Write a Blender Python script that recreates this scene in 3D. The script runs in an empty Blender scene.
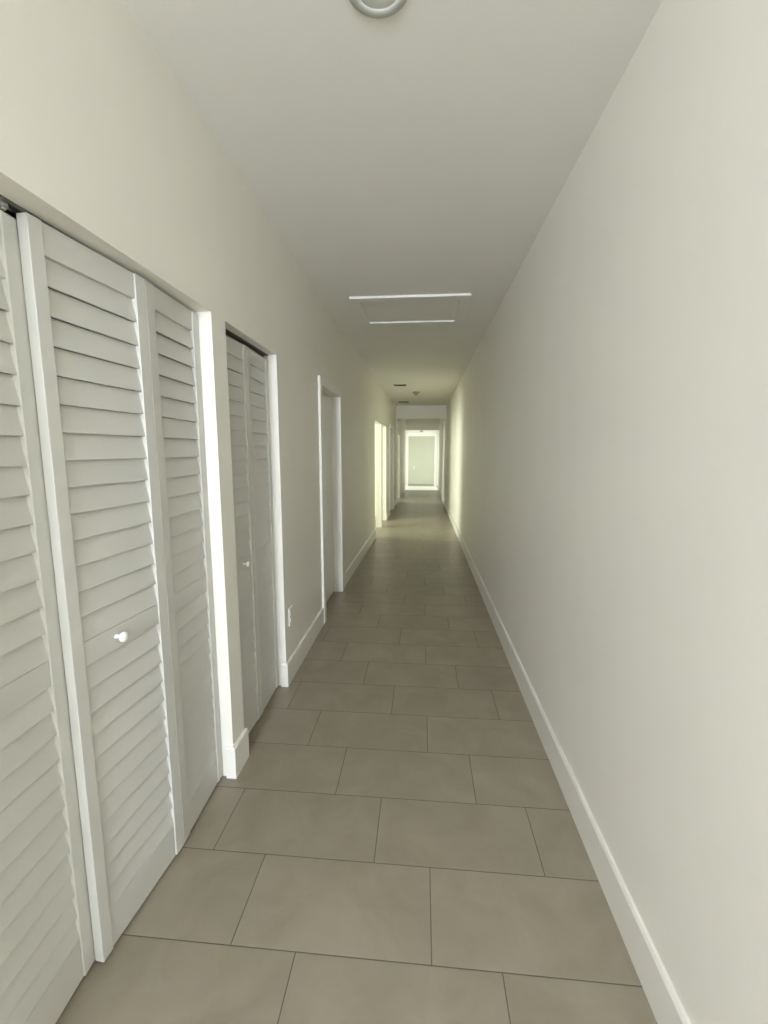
import bpy, bmesh, math
from mathutils import Vector, Matrix

scene = bpy.context.scene
COL = scene.collection

# ------------------------------------------------------------------ helpers
class MB:
    """collects shapes and links them as one mesh object"""
    def __init__(self):
        self.bm = bmesh.new()

    def hexa(self, pts):
        # pts: 4 bottom (ccw) + 4 top (ccw)
        v = [self.bm.verts.new(p) for p in pts]
        for f in ((3, 2, 1, 0), (4, 5, 6, 7), (0, 1, 5, 4), (1, 2, 6, 5), (2, 3, 7, 6), (3, 0, 4, 7)):
            self.bm.faces.new([v[i] for i in f])
        return self

    def box(self, x0, x1, y0, y1, z0, z1):
        return self.hexa([(x0, y0, z0), (x1, y0, z0), (x1, y1, z0), (x0, y1, z0),
                          (x0, y0, z1), (x1, y0, z1), (x1, y1, z1), (x0, y1, z1)])

    def prism(self, profile, path):
        """sweep a closed profile [(u, z)] along a polyline of (origin, u_direction) frames"""
        rings = []
        for o, d in path:
            rings.append([self.bm.verts.new((o[0] + d[0] * u, o[1] + d[1] * u, z)) for u, z in profile])
        n = len(profile)
        for a, b in zip(rings[:-1], rings[1:]):
            for i in range(n):
                j = (i + 1) % n
                self.bm.faces.new((a[i], a[j], b[j], b[i]))
        self.bm.faces.new(rings[0][::-1])
        self.bm.faces.new(rings[-1])
        return self

    def lathe(self, profile, axis='z', centre=(0, 0, 0), seg=40):
        """closed solid of revolution, profile [(r, h)] from axis to axis"""
        cx, cy, cz = centre
        def pt(r, h, a):
            c, s = r * math.cos(a), r * math.sin(a)
            if axis == 'z':
                return (cx + c, cy + s, cz + h)
            if axis == 'x':
                return (cx + h, cy + c, cz + s)
            return (cx + c, cy + h, cz + s)
        prev = None
        for r, h in profile:
            if r < 1e-6:
                ring = [self.bm.verts.new(pt(0, h, 0))]
            else:
                ring = [self.bm.verts.new(pt(r, h, 2 * math.pi * k / seg)) for k in range(seg)]
            if prev is not None:
                if len(prev) == 1 and len(ring) > 1:
                    for k in range(seg):
                        self.bm.faces.new((prev[0], ring[k], ring[(k + 1) % seg]))
                elif len(ring) == 1 and len(prev) > 1:
                    for k in range(seg):
                        self.bm.faces.new((prev[k], ring[0], prev[(k + 1) % seg]))
                else:
                    for k in range(seg):
                        k2 = (k + 1) % seg
                        self.bm.faces.new((prev[k], ring[k], ring[k2], prev[k2]))
            prev = ring
        return self

    def build(self, name, mat, parent=None, bevel=0.0, smooth=False, segs=2):
        bmesh.ops.recalc_face_normals(self.bm, faces=self.bm.faces[:])
        me = bpy.data.meshes.new(name)
        if smooth:
            for f in self.bm.faces:
                f.smooth = True
        self.bm.to_mesh(me)
        self.bm.free()
        me.materials.append(mat)
        o = bpy.data.objects.new(name, me)
        COL.objects.link(o)
        if parent is not None:
            o.parent = parent
        if bevel > 0:
            b = o.modifiers.new('bevel', 'BEVEL')
            b.width = bevel
            b.segments = segs
            b.limit_method = 'ANGLE'
            b.angle_limit = math.radians(40)
        return o


def tag(o, label, cat, group=None):
    o['label'] = label
    o['category'] = cat
    if group:
        o['group'] = group
    return o


def thing(name, label, cat, loc=(0, 0, 0), rotz=0.0, group=None):
    o = bpy.data.objects.new(name, None)
    COL.objects.link(o)
    o.empty_display_size = 0.1
    o.location = loc
    o.rotation_euler = (0, 0, rotz)
    return tag(o, label, cat, group)


def struct(o):
    o['kind'] = 'structure'
    return o


# ------------------------------------------------------------------ materials
def lin(r, g, b):
    def f(c):
        c /= 255.0
        return c / 12.92 if c <= 0.04045 else ((c + 0.055) / 1.055) ** 2.4
    return (f(r), f(g), f(b), 1.0)


def principled(name, col, rough=0.5, metal=0.0, spec=0.5):
    m = bpy.data.materials.new(name)
    m.use_nodes = True
    nt = m.node_tree
    b = nt.nodes['Principled BSDF']
    b.inputs['Base Color'].default_value = col
    b.inputs['Roughness'].default_value = rough
    b.inputs['Metallic'].default_value = metal
    b.inputs['Specular IOR Level'].default_value = spec
    return m, nt, b


def paint(name, col, rough=0.5, scale=220.0, bump=0.05, dist=0.001, var=0.03):
    """painted surface: faint roller texture and very slight tone variation"""
    m, nt, b = principled(name, col, rough)
    N, L = nt.nodes, nt.links
    tc = N.new('ShaderNodeTexCoord')
    n1 = N.new('ShaderNodeTexNoise'); n1.inputs['Scale'].default_value = scale
    n1.inputs['Detail'].default_value = 3
    L.new(tc.outputs['Object'], n1.inputs['Vector'])
    bp = N.new('ShaderNodeBump'); bp.inputs['Strength'].default_value = bump
    bp.inputs['Distance'].default_value = dist
    L.new(n1.outputs['Fac'], bp.inputs['Height'])
    L.new(bp.outputs['Normal'], b.inputs['Normal'])
    n2 = N.new('ShaderNodeTexNoise'); n2.inputs['Scale'].default_value = 1.7
    n2.inputs['Detail'].default_value = 2
    L.new(tc.outputs['Object'], n2.inputs['Vector'])
    mp = N.new('ShaderNodeMapRange')
    mp.inputs['To Min'].default_value = 1.0 - var
    mp.inputs['To Max'].default_value = 1.0 + var
    L.new(n2.outputs['Fac'], mp.inputs['Value'])
    mx = N.new('ShaderNodeMix'); mx.data_type = 'RGBA'; mx.blend_type = 'MULTIPLY'
    mx.inputs['Factor'].default_value = 1.0
    mx.inputs['A'].default_value = col
    L.new(mp.outputs['Result'], mx.inputs['B'])
    L.new(mx.outputs['Result'], b.inputs['Base Color'])
    return m


TILE_W, TILE_D = 0.6096, 0.3048
TILE_X0, TILE_Y0 = -0.562, 1.089

def tile_material():
    m, nt, b = principled('grey_porcelain_tile', (0.3, 0.27, 0.22, 1), 0.4)
    N, L = nt.nodes, nt.links

    def math_(op, a, c=None, d=None):
        n = N.new('ShaderNodeMath'); n.operation = op
        for i, v in enumerate((a, c, d)):
            if v is None:
                continue
            if isinstance(v, (int, float)):
                n.inputs[i].default_value = v
            else:
                L.new(v, n.inputs[i])
        return n.outputs[0]
    tc = N.new('ShaderNodeTexCoord')
    sp = N.new('ShaderNodeSeparateXYZ')
    L.new(tc.outputs['Object'], sp.inputs[0])
    v = math_('DIVIDE', math_('SUBTRACT', sp.outputs['Y'], TILE_Y0), TILE_D)
    row = math_('FLOOR', v)
    u = math_('ADD', math_('DIVIDE', math_('SUBTRACT', sp.outputs['X'], TILE_X0), TILE_W), math_('DIVIDE', row, 3.0))
    colm = math_('FLOOR', u)
    fu = math_('SUBTRACT', u, colm)
    fv = math_('SUBTRACT', v, row)
    du = math_('MULTIPLY', math_('MINIMUM', fu, math_('SUBTRACT', 1.0, fu)), TILE_W)
    dv = math_('MULTIPLY', math_('MINIMUM', fv, math_('SUBTRACT', 1.0, fv)), TILE_D)
    dm = math_('MINIMUM', du, dv)
    mr = N.new('ShaderNodeMapRange'); mr.interpolation_type = 'SMOOTHSTEP'
    mr.inputs['From Min'].default_value = 0.0005
    mr.inputs['From Max'].default_value = 0.0023
    L.new(dm, mr.inputs['Value'])
    tile = mr.outputs['Result']            # 0 in the joint, 1 on the tile
    # per-tile tone
    cb = N.new('ShaderNodeCombineXYZ')
    L.new(colm, cb.inputs[0]); L.new(row, cb.inputs[1])
    wn = N.new('ShaderNodeTexWhiteNoise'); wn.noise_dimensions = '2D'
    L.new(cb.outputs[0], wn.inputs['Vector'])
    tone = N.new('ShaderNodeMapRange')
    tone.inputs['To Min'].default_value = 0.955; tone.inputs['To Max'].default_value = 1.045
    L.new(wn.outputs['Value'], tone.inputs['Value'])
    # cloudy stone pattern, shifted tile by tile
    sh = N.new('ShaderNodeVectorMath'); sh.operation = 'MULTIPLY_ADD'
    L.new(wn.outputs['Color'], sh.inputs[0]); sh.inputs[1].default_value = (9, 9, 9)
    L.new(tc.outputs['Object'], sh.inputs[2])
    nz = N.new('ShaderNodeTexNoise'); nz.inputs['Scale'].default_value = 5.0
    nz.inputs['Detail'].default_value = 6; nz.inputs['Roughness'].default_value = 0.62
    nz.inputs['Distortion'].default_value = 0.6
    L.new(sh.outputs[0], nz.inputs['Vector'])
    cr = N.new('ShaderNodeValToRGB')
    cr.color_ramp.elements[0].position = 0.32; cr.color_ramp.elements[0].color = (0.236, 0.203, 0.148, 1)
    cr.color_ramp.elements[1].position = 0.70; cr.color_ramp.elements[1].color = (0.292, 0.255, 0.191, 1)
    L.new(nz.outputs['Fac'], cr.inputs['Fac'])
    mx = N.new('ShaderNodeMix'); mx.data_type = 'RGBA'; mx.blend_type = 'MULTIPLY'
    mx.inputs['Factor'].default_value = 1.0
    L.new(cr.outputs['Color'], mx.inputs['A']); L.new(tone.outputs['Result'], mx.inputs['B'])
    gm = N.new('ShaderNodeMix'); gm.data_type = 'RGBA'
    gm.inputs['A'].default_value = (0.08, 0.069, 0.053, 1)
    L.new(tile, gm.inputs['Factor']); L.new(mx.outputs['Result'], gm.inputs['B'])
    L.new(gm.outputs['Result'], b.inputs['Base Color'])
    rr = N.new('ShaderNodeMapRange')
    rr.inputs['To Min'].default_value = 0.8; rr.inputs['To Max'].default_value = 0.36
    L.new(tile, rr.inputs['Value']); L.new(rr.outputs['Result'], b.inputs['Roughness'])
    bp = N.new('ShaderNodeBump'); bp.inputs['Strength'].default_value = 0.5
    bp.inputs['Distance'].default_value = 0.0015
    L.new(tile, bp.inputs['Height']); L.new(bp.outputs['Normal'], b.inputs['Normal'])
    return m


M_WALL = paint('wall_paint', (0.785, 0.765, 0.695, 1), 0.55, 260, 0.06)
M_CEIL = paint('ceiling_paint', (0.77, 0.76, 0.715, 1), 0.8, 180, 0.08)
M_TRIM = paint('trim_paint', (0.80, 0.785, 0.72, 1), 0.36, 90, 0.02)
M_BASE = paint('baseboard_paint', (0.77, 0.755, 0.69, 1), 0.4, 90, 0.02)
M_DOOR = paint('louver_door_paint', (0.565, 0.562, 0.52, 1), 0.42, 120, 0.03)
M_TILE = tile_material()
M_METAL = principled('dark_track_metal', (0.16, 0.16, 0.15, 1), 0.45, 0.7)[0]
M_STEEL = principled('bracket_steel', (0.45, 0.45, 0.44, 1), 0.4, 0.9)[0]
M_KNOB = paint('white_porcelain', (0.86, 0.85, 0.82, 1), 0.15, 60, 0.0, var=0.0)
M_PLAST = paint('white_plastic', (0.82, 0.81, 0.77, 1), 0.35, 60, 0.0, var=0.01)
M_DARK = principled('dark_plastic', (0.05, 0.048, 0.04, 1), 0.5)[0]
M_DETECT = paint('aged_grey_plastic', (0.30, 0.29, 0.25, 1), 0.5, 60, 0.0, var=0.02)
M_VENT = paint('grey_register_paint', (0.22, 0.21, 0.17, 1), 0.5, 60, 0.0, var=0.02)
M_LENS = paint('frosted_lens', (0.68, 0.70, 0.64, 1), 0.5, 60, 0.0, var=0.0)
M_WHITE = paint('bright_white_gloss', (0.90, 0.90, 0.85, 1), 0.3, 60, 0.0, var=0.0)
M_PALE = paint('pale_grey_green_door_paint', (0.52, 0.53, 0.42, 1), 0.5, 60, 0.0, var=0.03)
M_RIM = paint('lamp_rim_paint', (0.47, 0.48, 0.44, 1), 0.6, 60, 0.0, var=0.0)
M_CLOS = paint('closet_interior_shade', (0.30, 0.29, 0.26, 1), 0.7, 120, 0.03)  # closet shade put into the colour, so the slat gaps read dark

# ------------------------------------------------------------------ plan of the hallway
CEIL = 2.73
XR = 0.650                      # face of the right wall
T = 0.11
Y_BACK = -3.9
Y_PART = 12.25                  # first far partition
Y_PART2 = 16.75                 # second far partition
Y_END = 18.85                   # end wall

def XL(y):                      # face of the left wall (runs very slightly in from 4.7 m on)
    return -0.843 if y < 4.7 else -0.843 + (y - 4.7) * 0.0178

HEAD = 2.040                    # head of the closet openings
C1 = (0.185, 1.763)
C2 = (1.889, 2.553)
D1 = (3.650, 4.450)
RA = (7.43, 8.45)
RA2 = (8.64, 9.36)
D3 = (10.20, 11.10)
RB = (12.75, 13.75)
OPEN = [(C1, HEAD), (C2, HEAD), (D1, 2.03), (RA, 2.00), (RA2, 2.00), (D3, 2.03), (RB, 1.98)]

wl = MB()
def wseg(y0, y1, z0, z1):
    a, b = XL(y0), XL(y1)
    wl.hexa([(a - T, y0, z0), (a, y0, z0), (b, y1, z0), (b - T, y1, z0),
             (a - T, y0, z1), (a, y0, z1), (b, y1, z1), (b - T, y1, z1)])
cur = Y_BACK
solid = []
for (a, b), h in OPEN:
    solid.append((cur, a)); wseg(a, b, h, CEIL)
    cur = b
solid.append((cur, Y_END + 0.12))
for a, b in solid:
    cuts = [a] + [c for c in (4.7,) if a < c < b] + [b]
    for p, q in zip(cuts[:-1], cuts[1:]):
        if q > Y_PART2:
            wseg(p, Y_PART2 + 0.12, 0, CEIL)
        else:
            wseg(p, q, 0, CEIL)
struct(wl.build('wall_left', M_WALL))
struct(MB().box(XR, XR + T, Y_BACK, Y_PART2 + 0.12, 0, CEIL).build('wall_right', M_WALL))
struct(MB().box(-4.3, XR + 1.6, Y_BACK - 0.3, Y_END + 0.4, -0.12, 0).build('floor', M_TILE))
struct(MB().box(-4.3, XR + 1.6, Y_BACK - 0.3, Y_END + 0.4, CEIL, CEIL + 0.1).build('ceiling', M_CEIL))

# wall behind the photographer, with a tall window letting the daylight in
bk = MB()
WX0, WX1, WZ0, WZ1 = -0.84, -0.16, 1.42, 2.55
bk.box(-0.953, WX0, Y_BACK - 0.12, Y_BACK, 0, CEIL).box(WX1, XR + T, Y_BACK - 0.12, Y_BACK, 0, CEIL)
bk.box(WX0, WX1, Y_BACK - 0.12, Y_BACK, WZ1, CEIL).box(WX0, WX1, Y_BACK - 0.12, Y_BACK, 0, WZ0)
struct(bk.build('wall_back', M_WALL))
fr = MB()
for x in (WX0, WX1 - 0.05):
    fr.box(x, x + 0.05, Y_BACK - 0.09, Y_BACK - 0.03, WZ0, WZ1)
for z in (WZ0, WZ1 - 0.05):
    fr.box(WX0, WX1, Y_BACK - 0.09, Y_BACK - 0.03, z, z + 0.05)
struct(fr.build('window_1', M_TRIM))

# ---- partitions down the hall
def partition(name, y, x0, x1, head, xl, xr):
    m = MB()
    m.box(xl - 0.02, x0, y, y + 0.12, 0, CEIL)
    m.box(x1, xr + 0.02, y, y + 0.12, 0, CEIL)
    m.box(x0, x1, y, y + 0.12, head, CEIL)
    return struct(m.build(name, M_WALL))
partition('wall_partition', Y_PART, -0.690, 0.625, 2.375, -0.71, XR)
partition('wall_partition_far', Y_PART2, -0.705, 0.640, 2.275, -0.635, XR)

# ---- the lit vestibule at the far end: openings left and right, pale end wall
vs = MB()
for x0, x1 in ((-0.83, -0.72), (0.64, 0.75)):
    vs.box(x0, x1, Y_PART2 + 0.12, Y_PART2 + 0.32, 0, CEIL)
    vs.box(x0, x1, Y_END - 0.12, Y_END, 0, CEIL)
    vs.box(x0, x1, Y_PART2 + 0.32, Y_END - 0.12, 2.15, CEIL)
struct(vs.build('wall_vestibule', M_WALL))
struct(MB().box(-1.9, 2.0, Y_END, Y_END + 0.12, 0, CEIL).build('wall_end', M_WALL))
struct(MB().box(-0.72, 0.64, Y_PART2 + 0.12, Y_END, 2.275, 2.33).build('ceiling_vestibule', M_CEIL))
for i, x in enumerate((-0.80, 0.67)):
    f = MB()
    ya, yb = Y_PART2 + 0.32, Y_END - 0.12
    for y in (ya, (ya + yb) / 2 - 0.025, yb - 0.05):
        f.box(x, x + 0.05, y, y + 0.05, 0, 2.15)
    f.box(x, x + 0.05, ya, yb, 0, 0.05).box(x, x + 0.05, ya, yb, 2.10, 2.15)
    struct(f.build('window_%d' % (i + 2), M_TRIM))
c = MB()
c.box(-0.70, -0.575, Y_END - 0.025, Y_END, 0, 2.12).box(0.535, 0.66, Y_END - 0.025, Y_END, 0, 2.12)
c.box(-0.70, 0.66, Y_END - 0.025, Y_END, 2.12, 2.274)
struct(c.build('trim_3', M_WHITE, bevel=0.003))
struct(MB().box(-0.575, 0.535, Y_END - 0.012, Y_END, 0.09, 2.12).build('door_3', M_PALE, bevel=0.002))
struct(MB().box(-0.72, 0.64, Y_PART2 + 0.12, Y_END, 0, 0.006).build('floor_vestibule', M_WHITE))  # white slab: brightness of the lit floor put into its colour
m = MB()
m.box(-0.575, 0.535, Y_END - 0.018, Y_END, 0, 0.09)  # grey strip painted in for the dark gap under the end door
struct(m.build('door_gap_strip', principled('door_gap_shade', (0.34, 0.33, 0.27, 1), 0.5)[0], bevel=0.003))

# ---- daylit rooms on the left, seen through their doorways
def side_room(name, y0, y1, x_far, win):
    xi = XL((y0 + y1) / 2) - T - 0.001
    m = MB()
    m.box(x_far, xi - 0.03, y0 - 0.1, y0, 0, CEIL)
    m.box(x_far, xi - 0.03, y1, y1 + 0.1, 0, CEIL)
    wy0, wy1, wz0, wz1 = win
    m.box(x_far - 0.1, x_far, y0 - 0.1, wy0, 0, CEIL).box(x_far - 0.1, x_far, wy1, y1 + 0.1, 0, CEIL)
    m.box(x_far - 0.1, x_far, wy0, wy1, 0, wz0).box(x_far - 0.1, x_far, wy0, wy1, wz1, CEIL)
    return struct(m.build(name, M_WALL))
side_room('wall_left_room', 6.6, 9.9, -3.6, (6.7, 9.7, 0.2, 2.5))
side_room('wall_left_room_far', 12.4, 14.6, -3.4, (12.7, 14.3, 0.3, 2.4))

# ---- closets (dark boxes behind the louvered doors)
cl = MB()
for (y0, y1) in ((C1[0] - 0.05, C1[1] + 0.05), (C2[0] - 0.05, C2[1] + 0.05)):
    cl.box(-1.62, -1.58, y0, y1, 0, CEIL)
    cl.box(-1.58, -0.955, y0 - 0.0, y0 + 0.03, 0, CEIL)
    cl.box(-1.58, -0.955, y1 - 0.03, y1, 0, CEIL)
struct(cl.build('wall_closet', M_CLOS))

# ---- baseboards: 15 cm, eased top edge, wrapped into the openings
BH, BT = 0.152, 0.014
PROF = [(0, 0), (BT, 0), (BT, BH - 0.010), (BT - 0.006, BH), (0, BH)]
def base_run(mb, pts):
    """pts: list of (x, y, dx, dy) wall-face points with outward (mitred) directions"""
    mb.prism(PROF, [((x, y), (dx, dy)) for x, y, dx, dy in pts])
bl = MB()
def left_run(y0, y1, wrap0=None, wrap1=None):
    pts = []
    if wrap0 is not None:           # wrap around the corner at y0 (face looks to -y)
        pts += [(wrap0, y0, 0, -1), (XL(y0), y0, 1, -1)]
    else:
        pts += [(XL(y0), y0, 1, 0)]
    if y0 < 4.7 < y1:
        pts.append((XL(4.7), 4.7, 1, 0))
    if wrap1 is not None:
        pts += [(XL(y1), y1, 1, 1), (wrap1, y1, 0, 1)]
    else:
        pts += [(XL(y1), y1, 1, 0)]
    base_run(bl, pts)
left_run(Y_BACK + 0.01, C1[0], None, -0.872)
left_run(C1[1], C2[0], -0.8755, -0.872)
left_run(C2[1], D1[0] - 0.085, -0.874, None)
left_run(D1[1] + 0.085, RA[0], None, XL(RA[0]) - T)
left_run(RA2[1], D3[0] - 0.085, None, None)
left_run(D3[1] + 0.085, Y_PART)
struct(bl.build('baseboard_left', M_BASE))
br = MB()
base_run(br, [(XR, Y_BACK + 0.01, -1, 0), (XR, Y_PART, -1, 0)])
base_run(br, [(XR, Y_PART + 0.12, -1, 0), (XR, Y_PART2, -1, 0)])
struct(br.build('baseboard_right', M_BASE))

# ---- hinged doors set back in the left wall, with casings
def left_door(name, y0, y1, head, trim_name):
    c = MB()
    w, th = 0.082, 0.020
    for a, b in ((y0 - w, y0), (y1, y1 + w)):
        xa, xb = XL(a), XL(b)
        c.hexa([(xa, a, 0), (xa + th, a, 0), (xb + th, b, 0), (xb, b, 0),
                (xa, a, head), (xa + th, a, head), (xb + th, b, head), (xb, b, head)])
    xa, xb = XL(y0 - w), XL(y1 + w)
    c.hexa([(xa, y0 - w, head), (xa + th, y0 - w, head), (xb + th, y1 + w, head), (xb, y1 + w, head),
            (xa, y0 - w, head + 0.065), (xa + th, y0 - w, head + 0.065), (xb + th, y1 + w, head + 0.065), (xb, y1 + w, head + 0.065)])
    struct(c.build(trim_name, M_TRIM, bevel=0.002))
    d = MB()
    xa, xb = XL(y0) - 0.075, XL(y1) - 0.075
    d.hexa([(xa - 0.035, y0 + 0.003, 0.012), (xa, y0 + 0.003, 0.012), (xb, y1 - 0.003, 0.012), (xb - 0.035, y1 - 0.003, 0.012),
            (xa - 0.035, y0 + 0.003, head - 0.003), (xa, y0 + 0.003, head - 0.003), (xb, y1 - 0.003, head - 0.003), (xb - 0.035, y1 - 0.003, head - 0.003)])
    return struct(d.build(name, M_TRIM, bevel=0.002))
left_door('door_1', D1[0], D1[1], 2.03, 'trim_1')
left_door('door_2', D3[0], D3[1], 2.03, 'trim_2')

# ------------------------------------------------------------------ louvered bifold doors
LT = 0.028                       # leaf thickness
PITCH = 0.070

def make_leaf(parent, w, h, sw, p0, p1, knob_at=None, sl=None, slat=(-0.0040, -0.0165, 0.0085)):
    """one bifold leaf; p0 -> p1 is its front face line (x, y) in plan"""
    z0 = 0.010
    sl = sl or sw
    ang = math.atan2(p1[1] - p0[1], p1[0] - p0[0]) - math.pi / 2
    f = MB()
    f.box(-LT, 0, 0, sl, z0, h)
    f.box(-LT, 0, w - sw, w, z0, h)
    top, bot = h - 0.075, z0 + 0.126
    m0, m1 = top - 15 * PITCH, top - 14 * PITCH
    f.box(-LT + 0.004, -0.0045, sl, w - sw, top, h)
    f.box(-LT + 0.004, -0.0045, sl, w - sw, m0, m1)
    f.box(-LT + 0.004, -0.0045, sl, w - sw, z0, bot)
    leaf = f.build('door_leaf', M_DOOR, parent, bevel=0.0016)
    leaf.location = (p0[0] - parent.location.x, p0[1] - parent.location.y, 0)
    leaf.rotation_euler = (0, 0, ang)
    # slats: lower edge out towards the hall, upper edge tucked behind the slat above
    for za, zb in ((m1, top), (bot, m0)):
        s = MB()
        n = int(round((zb - za) / PITCH))
        pitch = (zb - za) / n
        for k in range(n):
            zl = za + k * pitch
            lo, hi = zl + 0.001, min(zl + pitch + 0.001, zb + 0.004)
            fx, bx, th = slat
            # rounded lower nose, eased top
            prof = [(fx - th, lo + 0.001), (fx - th * 0.55, lo), (fx - 0.0006, lo + 0.0004), (fx, lo + 0.0018),
                    (bx, hi), (bx - th * 0.5, hi + 0.001), (bx - th, hi - 0.003)]
            v0 = [s.bm.verts.new((x, sl - 0.002, z)) for x, z in prof]
            v1 = [s.bm.verts.new((x, w - sw + 0.002, z)) for x, z in prof]
            nn = len(prof)
            for i in range(nn):
                j = (i + 1) % nn
                s.bm.faces.new((v0[i], v0[j], v1[j], v1[i]))
            s.bm.faces.new(v0[::-1]); s.bm.faces.new(v1)
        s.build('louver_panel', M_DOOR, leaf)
    if knob_at is not None:
        ky, kz = knob_at
        k = MB().lathe([(0, -0.001), (0.0085, -0.001), (0.0075, 0.004), (0.0065, 0.010), (0.009, 0.014), (0.0145, 0.019),
                        (0.0160, 0.024), (0.0145, 0.029), (0.009, 0.0325), (0, 0.0335)], 'x', (-0.0045, ky, kz), 28)
        k.build('knob', M_KNOB, leaf, smooth=True)
    return leaf

def width(p0, p1):
    return math.hypot(p1[0] - p0[0], p1[1] - p0[1])

# near pair of the big closet (only its inner leaf is in the picture)
t = thing('louvered_wardrobe_door', 'white louvered closet door nearest the camera, cut off at the left edge of the picture', 'closet door', (-0.90, 0.19, 0.0), group=None)
p = [(-0.925, 0.192), (-0.914, 0.598), (-0.9368, 1.016)]
make_leaf(t, width(p[0], p[1]), 2.018, 0.046, p[0], p[1], (0.2, 0.945))
make_leaf(t, width(p[1], p[2]) - 0.002, 2.018, 0.046, (p[1][0], p[1][1] + 0.002), p[2])
# far pair of the big closet, standing a little proud of the first
t = thing('louvered_wardrobe_door', 'big white louvered closet door with a round knob, just before the wall post', 'closet door', (-0.90, 1.003, 0.0))
p = [(-0.906, 1.006), (-0.880, 1.396), (-0.896, 1.759)]
make_leaf(t, width(p[0], p[1]), 2.030, 0.044, p[0], p[1], (0.158, 0.943), 0.038)
make_leaf(t, width(p[1], p[2]) - 0.003, 2.030, 0.046, (p[1][0], p[1][1] + 0.003), p[2])
# small closet beyond the wall post
t = thing('louvered_wardrobe_door', 'narrow white louvered closet door beyond the wall post, before the outlet', 'closet door', (-0.89, 1.893, 0.0))
p = [(-0.892, 1.895), (-0.884, 2.216), (-0.892, 2.543)]
make_leaf(t, width(p[0], p[1]), 2.012, 0.038, p[0], p[1], (0.185, 0.925), slat=(-0.0035, -0.0125, 0.0065))
make_leaf(t, width(p[1], p[2]) - 0.002, 2.012, 0.038, (p[1][0], p[1][1] + 0.002), p[2], slat=(-0.0035, -0.0125, 0.0065))

# ceiling tracks the leaves hang from
def track(y0, y1, x, label, pins):
    t = thing('door_track', label, 'track', (x, (y0 + y1) / 2, HEAD))
    m = MB()
    L2 = (y1 - y0) / 2
    m.box(-0.014, 0.014, -L2, L2, -0.003, 0)
    m.box(-0.014, -0.0115, -L2, L2, -0.0085, -0.003)
    m.box(0.0115, 0.014, -L2, L2, -0.0085, -0.003)
    m.build('rail', M_METAL, t)
    for y in pins:
        b = MB().lathe([(0, 0.003), (0.010, 0.003), (0.010, -0.010), (0.005, -0.011), (0.005, -0.015), (0, -0.015)], 'z', (0, y - (y0 + y1) / 2, -0.006), 16)
        b.build('pivot_pin', M_STEEL, t)
track(C1[0] + 0.002, C1[1] - 0.002, -0.930, 'dark metal track under the head of the big louvered closet', (0.972,))
track(C2[0] + 0.002, C2[1] - 0.002, -0.906, 'dark metal track under the head of the narrow closet', ())

# ------------------------------------------------------------------ ceiling fittings
t = thing('ceiling_light', 'round flush white ceiling lamp cut by the top edge of the picture', 'ceiling light', (-0.133, 1.348, CEIL))
MB().lathe([(0.062, 0.0), (0.089, 0.0), (0.089, -0.003), (0.086, -0.0065), (0.072, -0.0075), (0.064, -0.0065), (0.062, -0.004), (0.062, 0.0)],
           'z', (0, 0, 0), 64).build('rim', M_RIM, t, smooth=True)
MB().lathe([(0, 0.0), (0.0645, 0.0), (0.0625, -0.0035), (0.04, -0.0045), (0, -0.005)], 'z', (0, 0, 0), 64).build('diffuser', M_LENS, t, smooth=True)

t = thing('attic_hatch', 'rectangular attic hatch in the ceiling with a thin white trim frame', 'hatch', (-0.114, 4.09, CEIL))
hx, h0, h1, tw, tz = 0.488, -0.385, 0.395, 0.082, -0.018
m = MB()
m.box(-hx, hx, h0, h0 + tw, tz, 0).box(-hx, hx, h1 - tw, h1, tz, 0)
m.box(-hx, -hx + tw, h0 + tw, h1 - tw, tz, 0).box(hx - tw, hx, h0 + tw, h1 - tw, tz, 0)
m.build('trim_frame', M_CEIL, t, bevel=0.0015)
MB().box(-hx + tw, hx - tw, h0 + tw, h1 - tw, -0.004, 0).build('hatch_panel', M_CEIL, t)

def register(x, y, w, d, label):
    t = thing('ceiling_vent', label, 'vent', (x, y, CEIL))
    m = MB()
    fw = 0.022
    m.box(-w / 2, w / 2, -d / 2, -d / 2 + fw, -0.010, 0).box(-w / 2, w / 2, d / 2 - fw, d / 2, -0.010, 0)
    m.box(-w / 2, -w / 2 + fw, -d / 2 + fw, d / 2 - fw, -0.010, 0).box(w / 2 - fw, w / 2, -d / 2 + fw, d / 2 - fw, -0.010, 0)
    m.build('frame', M_VENT, t, bevel=0.002)
    MB().box(-w / 2 + fw, w / 2 - fw, -d / 2 + fw, d / 2 - fw, -0.0015, 0).build('duct', M_DARK, t)
    s = MB()
    n = 5
    for k in range(n):
        y0 = -d / 2 + fw + (k + 0.3) * (d - 2 * fw) / n
        s.hexa([(-w / 2 + fw, y0, -0.011), (w / 2 - fw, y0, -0.011), (w / 2 - fw, y0 + 0.002, -0.011), (-w / 2 + fw, y0 + 0.002, -0.011),
                (-w / 2 + fw, y0 + 0.008, -0.0015), (w / 2 - fw, y0 + 0.008, -0.0015), (w / 2 - fw, y0 + 0.010, -0.0015), (-w / 2 + fw, y0 + 0.010, -0.0015)])
    s.build('louver', M_VENT, t)
register(-0.428, 8.50, 0.24, 0.17, 'dark ceiling air vent nearer of the two, left of the smoke detector')
register(-0.480, 11.35, 0.26, 0.17, 'pale ceiling air vent beyond the smoke detector, just before the far header')

t = thing('smoke_detector', 'small round smoke detector on the far ceiling between the two vents', 'smoke detector', (-0.139, 9.5, CEIL))
MB().lathe([(0, 0.0), (0.078, 0.0), (0.078, -0.010), (0.072, -0.022), (0, -0.022)], 'z', (0, 0, 0), 40).build('base', M_DETECT, t)
MB().lathe([(0, -0.022), (0.056, -0.022), (0.050, -0.040), (0.034, -0.058), (0.018, -0.066), (0, -0.068)], 'z', (0, 0, 0), 40).build('dome', M_DETECT, t, smooth=True)

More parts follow.
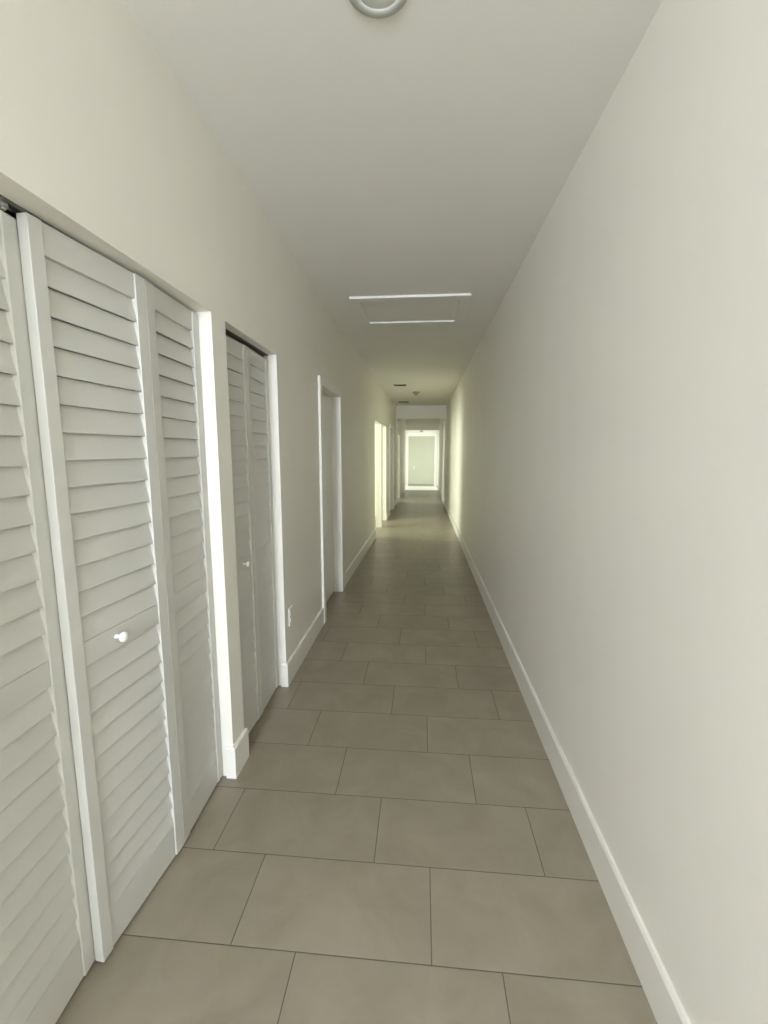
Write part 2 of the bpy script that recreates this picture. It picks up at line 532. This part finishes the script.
t = thing('ceiling_light', 'tiny ceiling lamp at the far end of the hallway above the bright opening', 'ceiling light', (-0.02, 17.25, 2.275))
MB().lathe([(0, 0), (0.075, 0), (0.075, -0.02), (0.066, -0.03), (0, -0.03)], 'z', (0, 0, 0), 32).build('base', M_DETECT, t)
MB().lathe([(0, -0.03), (0.062, -0.03), (0.05, -0.045), (0.025, -0.052), (0, -0.053)], 'z', (0, 0, 0), 32).build('lamp_shade', M_LENS, t, smooth=True)

# ------------------------------------------------------------------ wall fittings
t = thing('wall_outlet', 'white power outlet low on the left wall, past the narrow closet', 'outlet', (-0.843, 2.665, 0.425))
MB().box(0, 0.006, -0.036, 0.036, -0.058, 0.058).build('cover_plate', M_PLAST, t, bevel=0.002)
for dz in (-0.0215, 0.0215):
    s = MB().box(0.006, 0.0085, -0.017, 0.017, dz - 0.014, dz + 0.014).build('socket', M_PLAST, t, bevel=0.001)
    d = MB()
    d.box(0.0085, 0.0088, -0.0075, -0.0055, dz - 0.004, dz + 0.006).box(0.0085, 0.0088, 0.0055, 0.0075, dz - 0.004, dz + 0.006)
    d.build('slot', M_DARK, s)
MB().lathe([(0, 0.006), (0.003, 0.006), (0.003, 0.0072), (0, 0.0076)], 'x', (0, 0, 0), 12).build('screw', M_STEEL, t)

t = thing('wall_fitting', 'tiny fitting with a dark centre on the pale far end wall', 'wall fitting', (-0.26, Y_END - 0.012, 0.78))
MB().box(-0.085, 0.03, -0.008, 0, -0.05, 0.05).build('plate', M_PLAST, t, bevel=0.002)
MB().lathe([(0, -0.008), (0.014, -0.008), (0.014, -0.03), (0.026, -0.042), (0.028, -0.055), (0.018, -0.066), (0, -0.068)], 'y', (0.0, 0, 0), 20).build('knob', M_DETECT, t, smooth=True)

# ------------------------------------------------------------------ light
w = bpy.data.worlds.new('World')
scene.world = w
w.use_nodes = True
bgn = w.node_tree.nodes['Background']
bgn.inputs['Color'].default_value = (0.86, 0.95, 1.0, 1)
bgn.inputs['Strength'].default_value = 1.2

def area(name, loc, direction, sx, sy, power, col, spread=180):
    l = bpy.data.lights.new(name, 'AREA')
    l.shape = 'RECTANGLE'
    l.size, l.size_y = sx, sy
    l.energy = power
    l.color = col
    l.spread = math.radians(spread)
    o = bpy.data.objects.new(name, l)
    COL.objects.link(o)
    o.location = loc
    o.rotation_euler = Vector(direction).to_track_quat('-Z', 'Z').to_euler()
    return o
area('window_daylight', (-0.52, Y_BACK - 0.14, 1.99), (0.40, 1, -0.02), 0.56, 1.00, 280, (0.89, 0.972, 1.15))
area('room_window_daylight', (-3.75, 8.62, 1.35), (1, 0.0, -0.05), 2.0, 2.0, 9, (0.93, 1.0, 0.78), 60)
area('room_sky_daylight', (-3.75, 7.55, 1.3), (1, 0.3, 0.06), 1.6, 2.0, 118, (0.93, 1.0, 0.78), 160)
area('far_room_window_daylight', (-3.55, 13.4, 1.4), (1, 0.0, -0.02), 1.5, 1.9, 44, (0.93, 1.0, 0.80), 110)
area('vestibule_daylight_west', (-1.05, (Y_PART2 + Y_END) / 2 + 0.1, 1.15), (1, 0, 0), 1.6, 2.0, 21, (0.98, 1.0, 0.84))
area('vestibule_daylight_east', (0.98, (Y_PART2 + Y_END) / 2 + 0.1, 1.15), (-1, 0, 0), 1.6, 2.0, 21, (0.98, 1.0, 0.84))

# ------------------------------------------------------------------ camera
YAW, PITCH_C, ROLL, F = -0.08573, -0.13846, 0.00087, 436.31
cy, sy = math.cos(YAW), math.sin(YAW)
fwd = Vector((sy * math.cos(PITCH_C), cy * math.cos(PITCH_C), math.sin(PITCH_C)))
r0 = Vector((cy, -sy, 0))
u0 = r0.cross(fwd)
rv = math.cos(ROLL) * r0 + math.sin(ROLL) * u0
uv = -math.sin(ROLL) * r0 + math.cos(ROLL) * u0
cam = bpy.data.cameras.new('camera')
cam.sensor_fit = 'VERTICAL'
cam.sensor_height = 36.0
cam.lens = 36.0 * F / 1024.0
cam.clip_start = 0.02
co = bpy.data.objects.new('camera', cam)
COL.objects.link(co)
co.matrix_world = Matrix(((rv.x, uv.x, -fwd.x, 0.0), (rv.y, uv.y, -fwd.y, 0.0), (rv.z, uv.z, -fwd.z, 1.49), (0, 0, 0, 1)))
scene.camera = co

scene.cycles.max_bounces = 16
scene.cycles.diffuse_bounces = 12
scene.view_settings.view_transform = 'Standard'
scene.view_settings.look = 'None'
scene.view_settings.exposure = 0.0
scene.view_settings.gamma = 1.0
scene.view_settings.use_curve_mapping = False
